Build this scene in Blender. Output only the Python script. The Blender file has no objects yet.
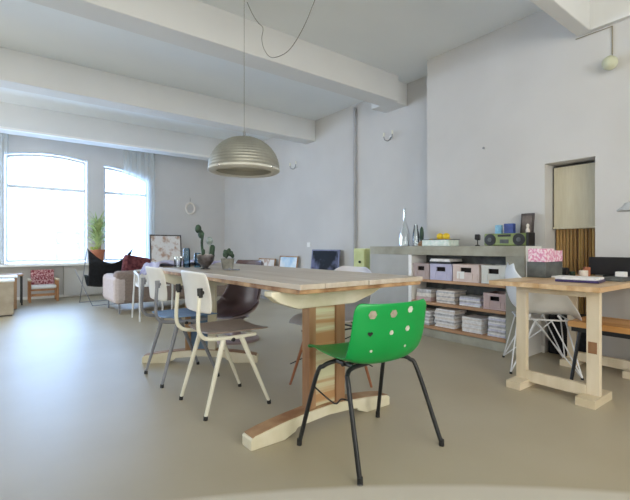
import bpy, bmesh, math, random
from math import sin, cos, pi, radians as R
from mathutils import Vector, Matrix
random.seed(7)
C = bpy.context.scene.collection
sc = bpy.context.scene

# ------------------------------------------------------------------ camera
cam = bpy.data.objects.new('camera', bpy.data.cameras.new('camera'))
C.objects.link(cam)
cam.location = (0, 0, 0.94)
cam.rotation_euler = (R(90), 0, R(-37.4))
cam.data.sensor_width = 36
cam.data.lens = 36 * 412 / 630
cam.data.shift_y = -3 / 630
cam.data.clip_start = 0.05
cam.data.dof.use_dof = True
cam.data.dof.focus_distance = 3.0
cam.data.dof.aperture_fstop = 4.5
sc.camera = cam

# ------------------------------------------------------------------ world and light
w = bpy.data.worlds.new('sky'); sc.world = w; w.use_nodes = True
wn = w.node_tree; bg = wn.nodes['Background']
bg.inputs[0].default_value = (0.44, 0.64, 1.0, 1)
bg.inputs[1].default_value = 11.0
sc.cycles.use_denoising = True
sc.cycles.max_bounces = 12
sc.cycles.diffuse_bounces = 8
sc.cycles.sample_clamp_indirect = 6
sc.view_settings.view_transform = 'Standard'
sc.view_settings.look = 'None'
sc.view_settings.exposure = 0.19
sc.view_settings.gamma = 1.0
sc.view_settings.use_curve_mapping = False

def area(name, loc, rot, sx, sy, power, col, portal=False):
    l = bpy.data.lights.new(name, 'AREA'); l.shape = 'RECTANGLE'; l.size = sx; l.size_y = sy
    l.energy = power; l.color = col
    if portal: l.cycles.is_portal = True
    o = bpy.data.objects.new(name, l); o.location = loc; o.rotation_euler = rot; C.objects.link(o)
    return o
# daylight through the two street windows (portals) and added fill lights inside the unseen, windowless side and rear walls
area('window_portal', (0.70, 9.2, 1.66), (R(-90), 0, 0), 1.3, 2.1, 1, (1, 1, 1), True)
area('window_portal', (2.05, 9.2, 1.60), (R(-90), 0, 0), 0.85, 2.0, 1, (1, 1, 1), True)
area('window_portal', (-1.3, 9.2, 1.66), (R(-90), 0, 0), 1.5, 2.1, 1, (1, 1, 1), True)
for yy, e in ((6.6, 95), (3.4, 8)):
    area('side_fill_light', (-3.15, yy, 1.75), (0, R(-90), 0), 2.0, 1.7, e, (0.95, 0.98, 1.0))
area('rear_fill_light', (-1.9, -2.95, 1.75), (R(90), 0, 0), 2.0, 2.0, 88, (1.0, 0.97, 0.90))
area('rear_fill_light', (0.9, -2.95, 1.75), (R(90), 0, 0), 2.0, 2.0, 88, (1.0, 0.97, 0.90))

# ------------------------------------------------------------------ materials
def lin(h):
    if isinstance(h, tuple): return (*h, 1)
    h = h.lstrip('#'); v = [int(h[i:i+2], 16) / 255 for i in (0, 2, 4)]
    return tuple([c / 12.92 if c <= 0.04045 else ((c + 0.055) / 1.055) ** 2.4 for c in v] + [1])
MC = {}
def pm(name, c1, c2=None, scale=6, stretch=(1, 1, 1), rough=0.6, metal=0, bump=0.0, detail=4, lo=0.35, hi=0.65, spec=0.5, trans=0):
    if name in MC: return MC[name]
    m = bpy.data.materials.new(name); m.use_nodes = True; n = m.node_tree.nodes; L = m.node_tree.links
    b = n['Principled BSDF']
    b.inputs['Roughness'].default_value = rough; b.inputs['Metallic'].default_value = metal
    b.inputs['Specular IOR Level'].default_value = spec
    if trans: b.inputs['Transmission Weight'].default_value = trans
    c2 = c2 or c1
    tc = n.new('ShaderNodeTexCoord'); mp = n.new('ShaderNodeMapping'); mp.inputs['Scale'].default_value = stretch
    nz = n.new('ShaderNodeTexNoise'); nz.inputs['Scale'].default_value = scale; nz.inputs['Detail'].default_value = detail
    cr = n.new('ShaderNodeValToRGB'); cr.color_ramp.elements[0].color = lin(c1); cr.color_ramp.elements[1].color = lin(c2)
    cr.color_ramp.elements[0].position = lo; cr.color_ramp.elements[1].position = hi
    L.new(tc.outputs['Object'], mp.inputs[0]); L.new(mp.outputs[0], nz.inputs['Vector'])
    L.new(nz.outputs['Fac'], cr.inputs[0]); L.new(cr.outputs[0], b.inputs['Base Color'])
    if bump:
        bp = n.new('ShaderNodeBump'); bp.inputs['Strength'].default_value = bump; bp.inputs['Distance'].default_value = 0.01
        L.new(nz.outputs['Fac'], bp.inputs['Height']); L.new(bp.outputs[0], b.inputs['Normal'])
    MC[name] = m; return m
def glassy(name, tint=(0.95, 0.98, 1, 1), edge=0.25):
    m = bpy.data.materials.new(name); m.use_nodes = True; n = m.node_tree.nodes; L = m.node_tree.links
    n.remove(n['Principled BSDF']); out = n['Material Output']
    t = n.new('ShaderNodeBsdfTransparent'); t.inputs[0].default_value = tint
    g = n.new('ShaderNodeBsdfGlossy'); g.inputs['Roughness'].default_value = 0.05
    lw = n.new('ShaderNodeLayerWeight'); lw.inputs[0].default_value = edge
    mx = n.new('ShaderNodeMixShader'); L.new(lw.outputs['Fresnel'], mx.inputs[0]); L.new(t.outputs[0], mx.inputs[1]); L.new(g.outputs[0], mx.inputs[2])
    L.new(mx.outputs[0], out.inputs[0]); return m

wallm = pm('white_plaster', '#C5C4C2', '#CBCAC8', 1.5, rough=0.85, bump=0.05)
beamm = pm('beam_paint', '#D8D9D8', '#DEDFDE', 1.2, rough=0.85)
ceilm = pm('ceiling_paint', '#E6EBEE', '#EAEFF1', 1.2, rough=0.9)
floorm = pm('polished_concrete', '#AA9F87', '#B4AB96', 1.1, rough=0.41, detail=6, lo=0.3, hi=0.7, spec=0.5)
whitem = pm('white_paint', '#E8E8E6', '#EDEDEA', 4, rough=0.5)
cream = pm('cream_enamel', '#DAD8C6', '#E2E0D0', 6, rough=0.4)
framew = pm('window_frame_paint', '#E2E6EA', '#E8ECF0', 6, rough=0.6)
conc = pm('grey_concrete', '#918F80', '#A9A799', 5, rough=0.8, bump=0.15, detail=8)
conc2 = pm('light_grey_board', '#A6A6A2', '#B1B1AD', 3, rough=0.7)
shelfwood = pm('shelf_wood', '#A9805C', '#C39C78', 8, (1, .2, 1), 0.6)
pine = pm('pale_pine', '#CFC0A2', '#E2D6BF', 9, (1, 1, .12), 0.55)
pineh = pm('pale_pine_long', '#CFC0A2', '#DED1B8', 9, (.15, 1, 1), 0.5)
pinetop = pm('pine_table_top', '#B99468', '#DBC09B', 8, (.2, 1.6, 1), 0.38)
tabletopm = pm('washed_table_wood', '#AC9D8B', '#CDC3B6', 10, (2.0, .12, 1), 0.36, detail=6, lo=.3, hi=.7)
tableedge = pm('raw_wood_edge', '#7E5633', '#C9A67C', 7, (1, 1, 1), 0.6)
oldwood = pm('old_brown_wood', '#8A6242', '#B08F6C', 8, (1, 1, .15), 0.6)
paintwood = pm('cream_painted_wood', '#CFC8AA', '#E6E0CC', 5, (1, 1, 1), 0.55)
slatpaint = pm('faded_striped_wood', '#B88E62', '#D5D6B4', 3, (.2, .2, 6), 0.6, lo=.42, hi=.55)
bluep = pm('faded_blue_paint', '#47627F', '#6D88A3', 6, rough=0.6)
green = pm('green_plastic', '#008F3F', '#049A48', 3, rough=0.35)
black = pm('black_metal', '#15171A', '#202326', 5, rough=0.4)
blackp = pm('black_plastic', '#141416', '#1D1D20', 5, rough=0.5)
blackf = pm('black_fabric', '#141519', '#22242A', 30, rough=0.9)
rubber = pm('dark_rubber', '#222222', '#2b2b2b', 9, rough=0.8)
stickg = pm('dusty_pink_grey', '#8E8577', '#A79B8D', 60, rough=0.7)
stickw = pm('pale_sticker', '#D8D9CC', '#B5B7AA', 60, rough=0.7)
greysteel = pm('grey_steel', '#75787F', '#868991', 5, rough=0.4)
chairback = pm('off_white_laminate', '#DAD9D4', '#E2E1DC', 6, rough=0.45)
taupeseat = pm('taupe_wood_seat', '#85756A', '#9A8B80', 8, (.3, 1, 1), 0.4)
blueseat = pm('blue_seat', '#5E7FA8', '#7C99BD', 5, rough=0.5)
plum = pm('plum_plastic', '#4A3636', '#5A4545', 4, rough=0.4)
plumout = pm('mauve_plastic', '#8D7B7C', '#9C8A8B', 4, rough=0.4)
oak = pm('red_oak_leg', '#8A5535', '#A56C48', 9, (1, 1, .2), 0.5)
paleshell = pm('pale_grey_shell', '#CFCFD6', '#D6D6DC', 4, rough=0.35)
whiteshell = pm('white_shell', '#E4E6E6', '#EBECEC', 4, rough=0.3)
wire = pm('white_wire', '#D8DADC', '#E2E4E6', 4, rough=0.3)
brush = pm('ribbed_aluminium', '#8F8F86', '#A3A298', 5, rough=0.5, metal=0.6)
brushl = pm('pale_lamp_lining', '#BEBDB4', '#C9C8C0', 5, rough=0.5)
leafm = pm('leaf_green', '#8CA366', '#CBD89A', 14, rough=0.5)
darkleaf = pm('dark_cactus_green', '#1F3326', '#3A5540', 14, rough=0.6)
terra = pm('terracotta', '#A8664A', '#B87A5C', 8, rough=0.8)
glazed = pm('grey_stone_pot', '#70706A', '#98988F', 20, rough=0.6)
glassm = glassy('clear_glass')
bottlem = glassy('bottle_glass', (0.93, 0.97, 0.97, 1), 0.45)
bluegl = glassy('blue_glass', (0.45, 0.66, 0.80, 1), 0.35)
sofam = pm('taupe_sofa_fabric', '#8B7C74', '#978880', 40, rough=0.95)
sofal = pm('pale_sofa_fabric', '#BDB0AC', '#C8BCB8', 40, rough=0.95)
clothm = pm('lilac_cloth', '#7D7BA8', '#C4C4DA', 6, (1, 1, 1), 0.9)
redpat = pm('red_pattern_fabric', '#7C2A38', '#C9A2A2', 45, rough=0.9, lo=.45, hi=.6)
burg = pm('burgundy_fabric', '#4A1F28', '#7A4246', 25, rough=0.95)
lime = pm('lime_paint', '#C2C886', '#D4D99E', 5, rough=0.6)
blindm = pm('beige_blind', '#C6C0AA', '#CCC7B2', 60, (1, 1, .1), 0.9)
lemon = pm('lemon_peel', '#E2BE22', '#EDD044', 20, rough=0.5)
boxgr = pm('pale_green_enamel', '#C9DCD3', '#E6ECE6', 25, rough=0.4)
radiog = pm('olive_green_plastic', '#788850', '#8A9A60', 5, rough=0.4)
bluebox = pm('blue_card', '#2C3F7E', '#40549A', 12, rough=0.5)
cyanbox = pm('light_blue_card', '#6FA3C4', '#8FC0D6', 30, rough=0.5)
darkframe = pm('dark_wood_frame', '#3A3230', '#57504D', 8, rough=0.5)
pinkfl = pm('pink_floral_paper', '#D98CAE', '#F0DCE4', 55, rough=0.7, lo=.42, hi=.58)
darkgrey = pm('charcoal_box', '#494D4E', '#636765', 12, rough=0.6)
papers = [pm('paper_%s' % k, a, b, 30, rough=0.85) for k, a, b in (('white', '#DCDAD8', '#F0EFED'), ('grey', '#A8A6A6', '#CFCDCD'), ('cream', '#D6CEC5', '#E9E3DA'), ('lavender', '#C6C5D4', '#DEDEE9'))]
pinkcr = pm('dusty_pink_crate', '#C0A6A2', '#CDB6B1', 8, rough=0.5)
lavcr = pm('lavender_crate', '#AFADC8', '#BEBCD3', 8, rough=0.5)
greycr = pm('grey_pink_crate', '#A6948F', '#B5A49F', 8, rough=0.5)
rosecr = pm('pale_rose_crate', '#D1BDB5', '#DCCAC2', 8, rough=0.5)
whitecr = pm('white_crate', '#D6D6CF', '#E0E0DA', 8, rough=0.5)
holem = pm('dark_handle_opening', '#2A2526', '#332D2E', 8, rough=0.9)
purple = pm('purple_cover', '#2C2548', '#3F3566', 20, rough=0.4)
benchm = pm('orange_pine_bench', '#B27E42', '#DDB077', 9, (1, .15, 1), 0.5)
radm = pm('radiator_paint', '#C4C4C0', '#CACAC6', 3, rough=0.6)
facade = pm('facade_render', '#E6E6E2', '#ECECE8', 2, rough=0.9)
facfr = pm('facade_window_green', '#6E8580', '#7C938C', 2, rough=0.7)
greylamp = pm('grey_lamp_metal', '#7D8082', '#939698', 5, rough=0.35, metal=0.3)
fgtab = pm('beige_round_table', '#BDB4A2', '#C6BEAD', 3, rough=0.5)
screenp = pm('dark_photo_print', '#0B0B10', '#6C6E8A', 4, (1, 1, 1), 0.55, lo=.50, hi=.68, spec=.2)
printp = pm('brown_white_print', '#B99B86', '#E6E3E0', 9, rough=0.5, lo=.36, hi=.5)
printb = pm('pale_blue_print', '#9CC6E4', '#E9F0F4', 5, rough=0.4)
lavframe = pm('lavender_grey_frame', '#6F7290', '#7E819E', 5, rough=0.5)
bulbm = pm('pale_green_bulb', '#BDC0A6', '#C8CBB3', 5, rough=0.5)
cablem = pm('grey_cable', '#77766F', '#85847D', 5, rough=0.6)

# slatted wood with several plank tones (pattern by position)
def plankmat():
    m = bpy.data.materials.new('upright_planks'); m.use_nodes = True; n = m.node_tree.nodes; L = m.node_tree.links
    b = n['Principled BSDF']; b.inputs['Roughness'].default_value = 0.6
    tc = n.new('ShaderNodeTexCoord'); mp = n.new('ShaderNodeMapping'); mp.inputs['Scale'].default_value = (0, 34, 0.0)
    wn_ = n.new('ShaderNodeTexNoise'); wn_.inputs['Scale'].default_value = 1.0; wn_.inputs['Detail'].default_value = 2
    cr = n.new('ShaderNodeValToRGB'); e = cr.color_ramp.elements
    e[0].position = .32; e[0].color = lin('#5B3F28'); e[1].position = .7; e[1].color = lin('#D8BC78')
    x = e.new(.5); x.color = lin('#A37F4C')
    L.new(tc.outputs['Object'], mp.inputs[0]); L.new(mp.outputs[0], wn_.inputs['Vector']); L.new(wn_.outputs['Fac'], cr.inputs[0]); L.new(cr.outputs[0], b.inputs['Base Color'])
    return m
plankm = plankmat()
def curtainmat():
    m = bpy.data.materials.new('sheer_curtain'); m.use_nodes = True; n = m.node_tree.nodes; L = m.node_tree.links
    n.remove(n['Principled BSDF']); out = n['Material Output']
    t = n.new('ShaderNodeBsdfTransparent'); t.inputs[0].default_value = (1, 1, 1, 1)
    d = n.new('ShaderNodeBsdfDiffuse'); d.inputs[0].default_value = (.8, .85, .86, 1)
    r = n.new('ShaderNodeBsdfTranslucent'); r.inputs[0].default_value = (.8, .86, .88, 1)
    a = n.new('ShaderNodeMixShader'); a.inputs[0].default_value = .5; L.new(d.outputs[0], a.inputs[1]); L.new(r.outputs[0], a.inputs[2])
    x = n.new('ShaderNodeMixShader'); x.inputs[0].default_value = .45; L.new(t.outputs[0], x.inputs[1]); L.new(a.outputs[0], x.inputs[2])
    L.new(x.outputs[0], out.inputs[0]); return m
sheer = curtainmat()

# ------------------------------------------------------------------ mesh helpers
def sub(pts, k=6, closed=False):            # Catmull-Rom smoothing of a path
    P = [Vector(p) for p in pts]; out = []; n = len(P)
    rng = range(n if closed else n - 1)
    for i in rng:
        p0 = P[(i-1) % n] if closed or i > 0 else P[0] * 2 - P[1]
        p1 = P[i]; p2 = P[(i+1) % n]
        p3 = P[(i+2) % n] if closed or i + 2 < n else p2 * 2 - p1
        for j in range(k):
            t = j / k
            out.append(0.5 * ((2*p1) + (p2-p0)*t + (2*p0-5*p1+4*p2-p3)*t*t + (3*p1-p0-3*p2+p3)*t**3))
    if not closed: out.append(P[-1].copy())
    return out
class MB:
    def __init__(s): s.b = bmesh.new()
    def box(s, x0, x1, y0, y1, z0, z1, M=None):
        v = [s.b.verts.new(Vector((x, y, z)) if M is None else M @ Vector((x, y, z))) for x in (x0, x1) for y in (y0, y1) for z in (z0, z1)]
        for f in ((0,1,3,2), (4,6,7,5), (0,4,5,1), (2,3,7,6), (0,2,6,4), (1,5,7,3)): s.b.faces.new([v[i] for i in f])
        return s
    def obox(s, c, size, rz=0, rx=0, ry=0):
        M = Matrix.Translation(c) @ Matrix.Rotation(rz, 4, 'Z') @ Matrix.Rotation(ry, 4, 'Y') @ Matrix.Rotation(rx, 4, 'X')
        a, b_, c_ = size[0]/2, size[1]/2, size[2]/2
        return s.box(-a, a, -b_, b_, -c_, c_, M)
    def tube(s, pts, r, n=8, closed=False, r1=None):
        P = [Vector(p) for p in pts]; m = len(P); rings = []; up = None
        for i, p in enumerate(P):
            if closed: t = (P[(i+1) % m] - P[i-1]).normalized()
            else: t = (P[min(i+1, m-1)] - P[max(i-1, 0)]).normalized()
            if up is None: up = t.orthogonal().normalized()
            else:
                up = (up - t * up.dot(t))
                up = up.normalized() if up.length > 1e-6 else t.orthogonal().normalized()
            q = t.cross(up); rr = r if r1 is None else r + (r1 - r) * i / (m - 1)
            rings.append([s.b.verts.new(p + (up * cos(2*pi*k/n) + q * sin(2*pi*k/n)) * rr) for k in range(n)])
        for i in range(m if closed else m - 1):
            A, B = rings[i], rings[(i+1) % m]
            for k in range(n): s.b.faces.new((A[k], A[(k+1) % n], B[(k+1) % n], B[k]))
        if not closed:
            s.b.faces.new(rings[0][::-1]); s.b.faces.new(rings[-1])
        return s
    def lathe(s, prof, c=(0, 0, 0), n=24):
        c = Vector(c); rings = []
        for r, z in prof:
            if r < 1e-5: rings.append([s.b.verts.new(c + Vector((0, 0, z)))])
            else: rings.append([s.b.verts.new(c + Vector((r*cos(2*pi*k/n), r*sin(2*pi*k/n), z))) for k in range(n)])
        for A, B in zip(rings, rings[1:]):
            for k in range(n):
                if len(A) == 1 and len(B) == 1: continue
                if len(A) == 1: s.b.faces.new((A[0], B[(k+1) % n], B[k]))
                elif len(B) == 1: s.b.faces.new((A[k], A[(k+1) % n], B[0]))
                else: s.b.faces.new((A[k], A[(k+1) % n], B[(k+1) % n], B[k]))
        return s
    def ball(s, c, r, sc3=(1, 1, 1), n=12, M=None):
        pr = [(sin(pi*i/8), -cos(pi*i/8)) for i in range(9)]
        c = Vector(c); rings = []
        for a, z in pr:
            if a < 1e-5: pts = [Vector((0, 0, z))]
            else: pts = [Vector((a*cos(2*pi*k/n), a*sin(2*pi*k/n), z)) for k in range(n)]
            rings.append([s.b.verts.new(c + (M @ Vector((p.x*sc3[0], p.y*sc3[1], p.z*sc3[2])) if M else Vector((p.x*sc3[0], p.y*sc3[1], p.z*sc3[2]))) * r) for p in pts])
        for A, B in zip(rings, rings[1:]):
            for k in range(n):
                if len(A) == 1: s.b.faces.new((A[0], B[(k+1) % n], B[k]))
                elif len(B) == 1: s.b.faces.new((A[k], A[(k+1) % n], B[0]))
                else: s.b.faces.new((A[k], A[(k+1) % n], B[(k+1) % n], B[k]))
        return s
    def prism(s, poly, f, t0, t1):          # poly of (a,b), f(a,b,t)->xyz
        A = [s.b.verts.new(f(a, b, t0)) for a, b in poly]; B = [s.b.verts.new(f(a, b, t1)) for a, b in poly]
        n = len(poly)
        s.b.faces.new(A); s.b.faces.new(B[::-1])
        for i in range(n): s.b.faces.new((A[i], B[i], B[(i+1) % n], A[(i+1) % n]))
        return s
    def grid(s, f, nu, nv):
        V = [[s.b.verts.new(f(i/nu, j/nv)) for j in range(nv+1)] for i in range(nu+1)]
        for i in range(nu):
            for j in range(nv): s.b.faces.new((V[i][j], V[i+1][j], V[i+1][j+1], V[i][j+1]))
        return s
    def build(s, name, m, parent=None, smooth=False, bevel=0, solid=0, subs=0):
        bmesh.ops.recalc_face_normals(s.b, faces=s.b.faces)
        me = bpy.data.meshes.new(name)
        if smooth:
            for f in s.b.faces: f.smooth = True
            for e in s.b.edges:
                if len(e.link_faces) == 2 and e.calc_face_angle() > R(40): e.smooth = False
        s.b.to_mesh(me); s.b.free(); me.materials.append(m)
        o = bpy.data.objects.new(name, me); C.objects.link(o)
        if parent is not None: o.parent = parent
        if solid:
            q = o.modifiers.new('thick', 'SOLIDIFY'); q.thickness = solid; q.offset = 0
        if bevel:
            q = o.modifiers.new('bevel', 'BEVEL'); q.width = bevel; q.segments = 2; q.limit_method = 'ANGLE'
        if subs:
            q = o.modifiers.new('sub', 'SUBSURF'); q.levels = subs; q.render_levels = subs
        return o
def tag(o, label=None, cat=None, group=None, kind=None):
    if label: o['label'] = label
    if cat: o['category'] = cat
    if group: o['group'] = group
    if kind: o['kind'] = kind
    return o
def empty(name, loc, label, cat, rz=0, group=None):
    o = bpy.data.objects.new(name, None); C.objects.link(o); o.empty_display_size = 0.1
    o.location = loc; o.rotation_euler = (0, 0, rz); tag(o, label, cat, group); return o
def struct(o): o['kind'] = 'structure'; return o
def copy_thing(root, loc, rz, label):
    r = root.copy(); C.objects.link(r); r.location = loc; r.rotation_euler = (0, 0, rz); r['label'] = label
    for ch in list(root.children):
        c = ch.copy(); C.objects.link(c); c.parent = r
        for g in list(ch.children):
            d = g.copy(); C.objects.link(d); d.parent = c
    return r

# ------------------------------------------------------------------ room shell
H = 3.06
struct(MB().box(-3.4, 4.5, -3.2, 9.3, -0.12, 0).build('floor', floorm))
struct(MB().box(-3.4, 4.5, -3.2, 9.3, H, H+.15).build('ceiling', ceilm))
# right wall, set-forward part with the doorway
struct(MB().box(3.85, 4.5, -3, 1.28, 0, H).box(3.85, 4.5, 1.67, 2.94, 0, H).box(3.85, 4.5, 1.28, 1.67, 1.68, H).box(4.2, 4.5, 1.28, 1.67, 0, 1.68).build('wall_right', wallm))
struct(MB().box(4.2, 4.5, 2.94, 9.0, 0, H).build('wall_right_rear', wallm))
struct(MB().box(3.838, 3.85, -3, 1.28, 0, .06).box(3.838, 3.85, 1.67, 1.70, 0, .06).build('baseboard_right', whitem))
# the two unseen walls (solid; the added fill lights stand just inside them)
struct(MB().box(-3.4, -3.2, -3.2, 9.0, 0, H).build('wall_left', wallm))
struct(MB().box(-3.2, 4.2, -3.2, -3, 0, H).build('wall_rear', wallm))

# window wall with arched openings
def arch(x0, x1, zl, zm, zr, n=16, xm=None):
    pts = []
    for i in range(n+1):
        t = i / n
        # quadratic through (0,zl) (.5,zm) (1,zr)
        z = zl*(1-t)*(1-2*t) + zm*4*t*(1-t) + zr*t*(2*t-1)
        pts.append((x0 + (x1-x0)*t, z))
    return pts
YW0, YW1 = 9.0, 9.25
openings = [(-2.1, -.45, 2.56, 2.67, 2.58), (.06, 1.35, 2.58, 2.67, 2.60), (1.63, 2.50, 2.56, 2.50, 2.34)]
m = MB(); f = lambda a, b, t: (a, t, b)
xs = -3.2
for (x0, x1, a, b_, c_) in openings:
    m.box(xs, x0, YW0, YW1, 0, H); m.box(x0, x1, YW0, YW1, 0, .64)
    A = arch(x0, x1, a, b_, c_)
    m.prism(A + [(x1, H), (x0, H)], f, YW0, YW1); xs = x1
m.box(xs, 4.2, YW0, YW1, 0, H)
struct(m.build('wall_back', wallm))
for i, (x0, x1, a, b_, c_) in enumerate(openings):
    A = arch(x0, x1, a, b_, c_); fm = MB()
    pts = [(x0+.02, .67)] + [(min(max(x, x0+.02), x1-.02), z-.02) for x, z in A] + [(x1-.02, .67)]
    inner = [(x0+.05, .71)] + [(min(max(x, x0+.05), x1-.05), z-.06) for x, z in A] + [(x1-.05, .71)]
    n_ = len(pts)
    for k in range(n_):
        q = [pts[k], pts[(k+1) % n_], inner[(k+1) % n_], inner[k]]
        if max(abs(q[0][0]-q[1][0]), abs(q[0][1]-q[1][1])) < 1e-6: continue
        try: fm.prism(q, f, 9.10, 9.16)
        except Exception: pass
    fm.box(x0+.05, x1-.05, 9.095, 9.165, 2.0, 2.055)
    fr = struct(fm.build('window_%d' % (i+1), framew))
    g = MB().prism(inner, f, 9.125, 9.130).build('pane', glassm, fr)
    MB().box(x0+.0, x1-.0, 9.0, 9.09, .64, .655).build('sill', whitem, fr)
# ledge running under the windows, and the flat panel below it
struct(MB().box(-3.1, 2.62, 8.72, 9.0, .60, .64).build('trim_4', whitem))
struct(MB().box(.94, 2.4, 8.90, 9.0, .04, .60).build('trim_5', radm))
struct(MB().box(-3.1, 2.6, 8.985, 9.0, 0, .05).build('baseboard_back', whitem))
# ceiling beams
for i, (y0, y1, z) in enumerate(((1.30, 1.41, 2.70), (3.42, 3.68, 2.74), (5.48, 5.74, 2.71), (7.55, 7.82, 2.66))):
    struct(MB().box(-3.2, 3.85 if y1 < 2.94 else (3.92 if i == 1 else 4.2), y0, y1, z, H).build('trim_%d' % (i+1 if i < 3 else 6), beamm, bevel=.008))
struct(MB().box(-3.2, 4.2, 7.50, 7.55, 2.655, 2.69).build('trim_7', whitem))
# blocks where the beams meet the wall
struct(MB().box(3.921, 4.2, 3.52, 3.90, 2.77, H).build('trim_8', beamm, bevel=.01))
struct(MB().box(3.80, 3.85, -1.0, 1.299, 2.70, H).build('trim_9', beamm))
# vertical pipe on the wall
p = MB().tube([(4.165, 4.49, .02), (4.165, 4.49, 3.0)], .022, 10).build('wall_pipe', pm('painted_pipe', '#A9AAAC', '#B2B3B5', 5, rough=.5), smooth=True)
tag(p, 'thin grey painted vertical pipe running up the white wall', 'pipe')

# opposing house seen faintly through the window
hb = empty('neighbouring_house', (0, 17, 0), 'pale house front across the street seen faintly through the left window', 'building')
MB().box(-9, 9, 0, 1, -4, 1.75).build('facade', facade, hb)
x0, x1 = 1.55, 2.3
fw = MB().box(x0, x1, -.06, .0, .25, .33).box(x0, x1, -.06, .0, 1.40, 1.48).box(x0, x0+.07, -.06, 0, .33, 1.40).box(x1-.07, x1, -.06, 0, .33, 1.40).box(x0+.07, x1-.07, -.05, 0, 1.03, 1.09).build('window_frame', facfr, hb)

# ------------------------------------------------------------------ doorway: reveal, blind, planks
dz = 1.68
o = MB().box(4.02, 4.06, 1.285, 1.665, 0.0, 1.45)
o = MB()
for k in range(13):
    y = 1.288 + k*.0291
    o.tube([(4.06, y+.012, .0), (4.06, y+.012, 1.5)], .0135, 8)
o = o.build('slatted_screen', plankm, smooth=True); tag(o, 'upright brown and yellow wooden canes closing the doorway below the blind', 'screen')
b_ = empty('roller_blind', (4.0, 1.47, 1.10), 'beige roller blind half lowered in the doorway', 'blind')
MB().box(-.003, .003, -.155, .185, .02, .555).build('blind_cloth', blindm, b_)
MB().tube([(0, -.160, .01), (0, .19, .01)], .011, 8).build('bottom_bar', blindm, b_, True)
MB().tube([(0.02, -.16, .55), (.02, .19, .55)], .018, 8).build('roller', darkgrey, b_, True)

# ------------------------------------------------------------------ main dining table
t = empty('dining_table', (1.47, 2.8, 0), 'long reclaimed wood dining table with cream painted pedestals', 'table')
top = MB()
tx0, tx1, ty0, ty1 = -.40, .465, -1.29, 1.27
n_ = 6; wd = (tx1-tx0)/n_
for i in range(n_):
    e = random.uniform(-.006, .006)
    top.box(tx0+i*wd+.0006, tx0+(i+1)*wd-.0006, ty0+e, ty1+e, .745, .770)
top.build('table_top', tabletopm, t, bevel=.002)
MB().box(tx0+.004, tx0+.03, ty0+.03, ty1-.03, .722, .745).box(tx1-.03, tx1-.004, ty0+.03, ty1-.03, .722, .745).box(tx0+.005, tx1-.005, ty0+.008, ty0+.03, .724, .745).build('apron', tableedge, t, bevel=.003)
def pedestal(cx, cy, rz, parent, colour, post2):
    M = Matrix.Translation((cx, cy, 0)) @ Matrix.Rotation(rz, 4, 'Z')
    g = lambda y: (lambda a, b, tt: M @ Vector((a, tt, b)))
    topc = [(-.465, .050), (-.44, .062), (-.28, .085), (-.12, .100), (0, .105), (.12, .100), (.28, .085), (.44, .062), (.465, .050)]
    bot = [(-.465, 0), (-.28, 0), (-.215, .025), (-.20, .042), (0, .055), (.20, .042), (.215, .025), (.28, 0), (.465, 0)]
    def zt(x, c):
        for (a, za), (b2, zb) in zip(c, c[1:]):
            if a <= x <= b2: return za + (zb-za)*(x-a)/(b2-a) if b2 > a else zb
        return c[-1][1]
    xs_ = sorted(set([a for a, _ in topc] + [a for a, _ in bot]))
    fm = MB()
    up = [(x, zt(x, topc)) for x in xs_]; dn = [(x, zt(x, bot)) for x in xs_]
    fm.prism(up + dn[::-1], g(0), -.045, .045)
    ft = fm.build('foot', colour, parent, bevel=.004)
    cap = MB()
    cap.grid(lambda u, v: M @ Vector((-.455+.91*u, -.040+.080*v, zt(-.455+.91*u, topc)+.0035)), 14, 1)
    cap.build('foot_top_board', oldwood, parent, solid=.004)
    MB().box(-.122, -.078, -.032, .032, .095, .665, M).build('post', oldwood, parent, bevel=.003)
    MB().box(.060, .122, -.032, .032, .095, .665, M).build('post', post2, parent, bevel=.003)
    MB().box(-.077, .059, -.018, .018, .095, .665, M).build('slat_panel', slatpaint if post2 is oldwood else bluep, parent)
    MB().prism([(-.19, .628), (.19, .628), (.32, .665), (.405, .700), (.405, .722), (-.35, .722), (-.35, .700), (-.30, .665)], g(0), -.035, .035).build('crossbeam', paintwood, parent, bevel=.004)
pedestal(-.09, -1.075, 0, t, paintwood, oldwood)
pedestal(-.16, .45, R(-36), t, paintwood, paintwood)

# lilac cloth over the far end of the table
def clothf(u, v):
    x = tx0 - .03 + (.60)*u; y = .80 + .50*v
    z = .792 + .013*sin(u*14+v*3) + .007*sin(v*17)
    if u < .07: z -= (.07-u)*1.6; x += .0
    return Vector((1.47+x, 2.8+y-.02, z))
c = MB().grid(clothf, 28, 16).build('table_cloth', clothm, smooth=True, solid=.006)
tag(c, 'crumpled lilac and white cloth lying on the far end of the long table', 'cloth')

# ------------------------------------------------------------------ chairs
def shell(prof, nu=20, corner=.35, zc=0):
    # prof: list of (y, z, halfwidth, curl); smoothed; returns grid function
    P = sub([(a, b_, c_) for a, b_, c_, d in prof], 6)
    D = sub([(d, 0, 0) for a, b_, c_, d in prof], 6)
    n = len(P)
    T = []
    for i in range(n):
        d = (P[min(i+1, n-1)] - P[max(i-1, 0)]); T.append(Vector((0, d.x, d.y)).normalized())
    def f(u, v):
        k = v*(n-1); i = min(int(k), n-2); fr = k-i
        p = P[i].lerp(P[i+1], fr); d = D[i].lerp(D[i+1], fr).x; tt = T[i].lerp(T[i+1], fr).normalized()
        nn = Vector((1, 0, 0)).cross(tt).normalized()    # towards the sitter
        s_ = 2*u-1
        endround = 1 - .10*max(0, 1 - v/.05)**2 - .10*max(0, (v-.90)/.10)**2
        x = s_*p.z*endround
        return Vector((x, p.x, p.y)) + nn*d*abs(s_)**2.6
    return f, n

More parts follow.
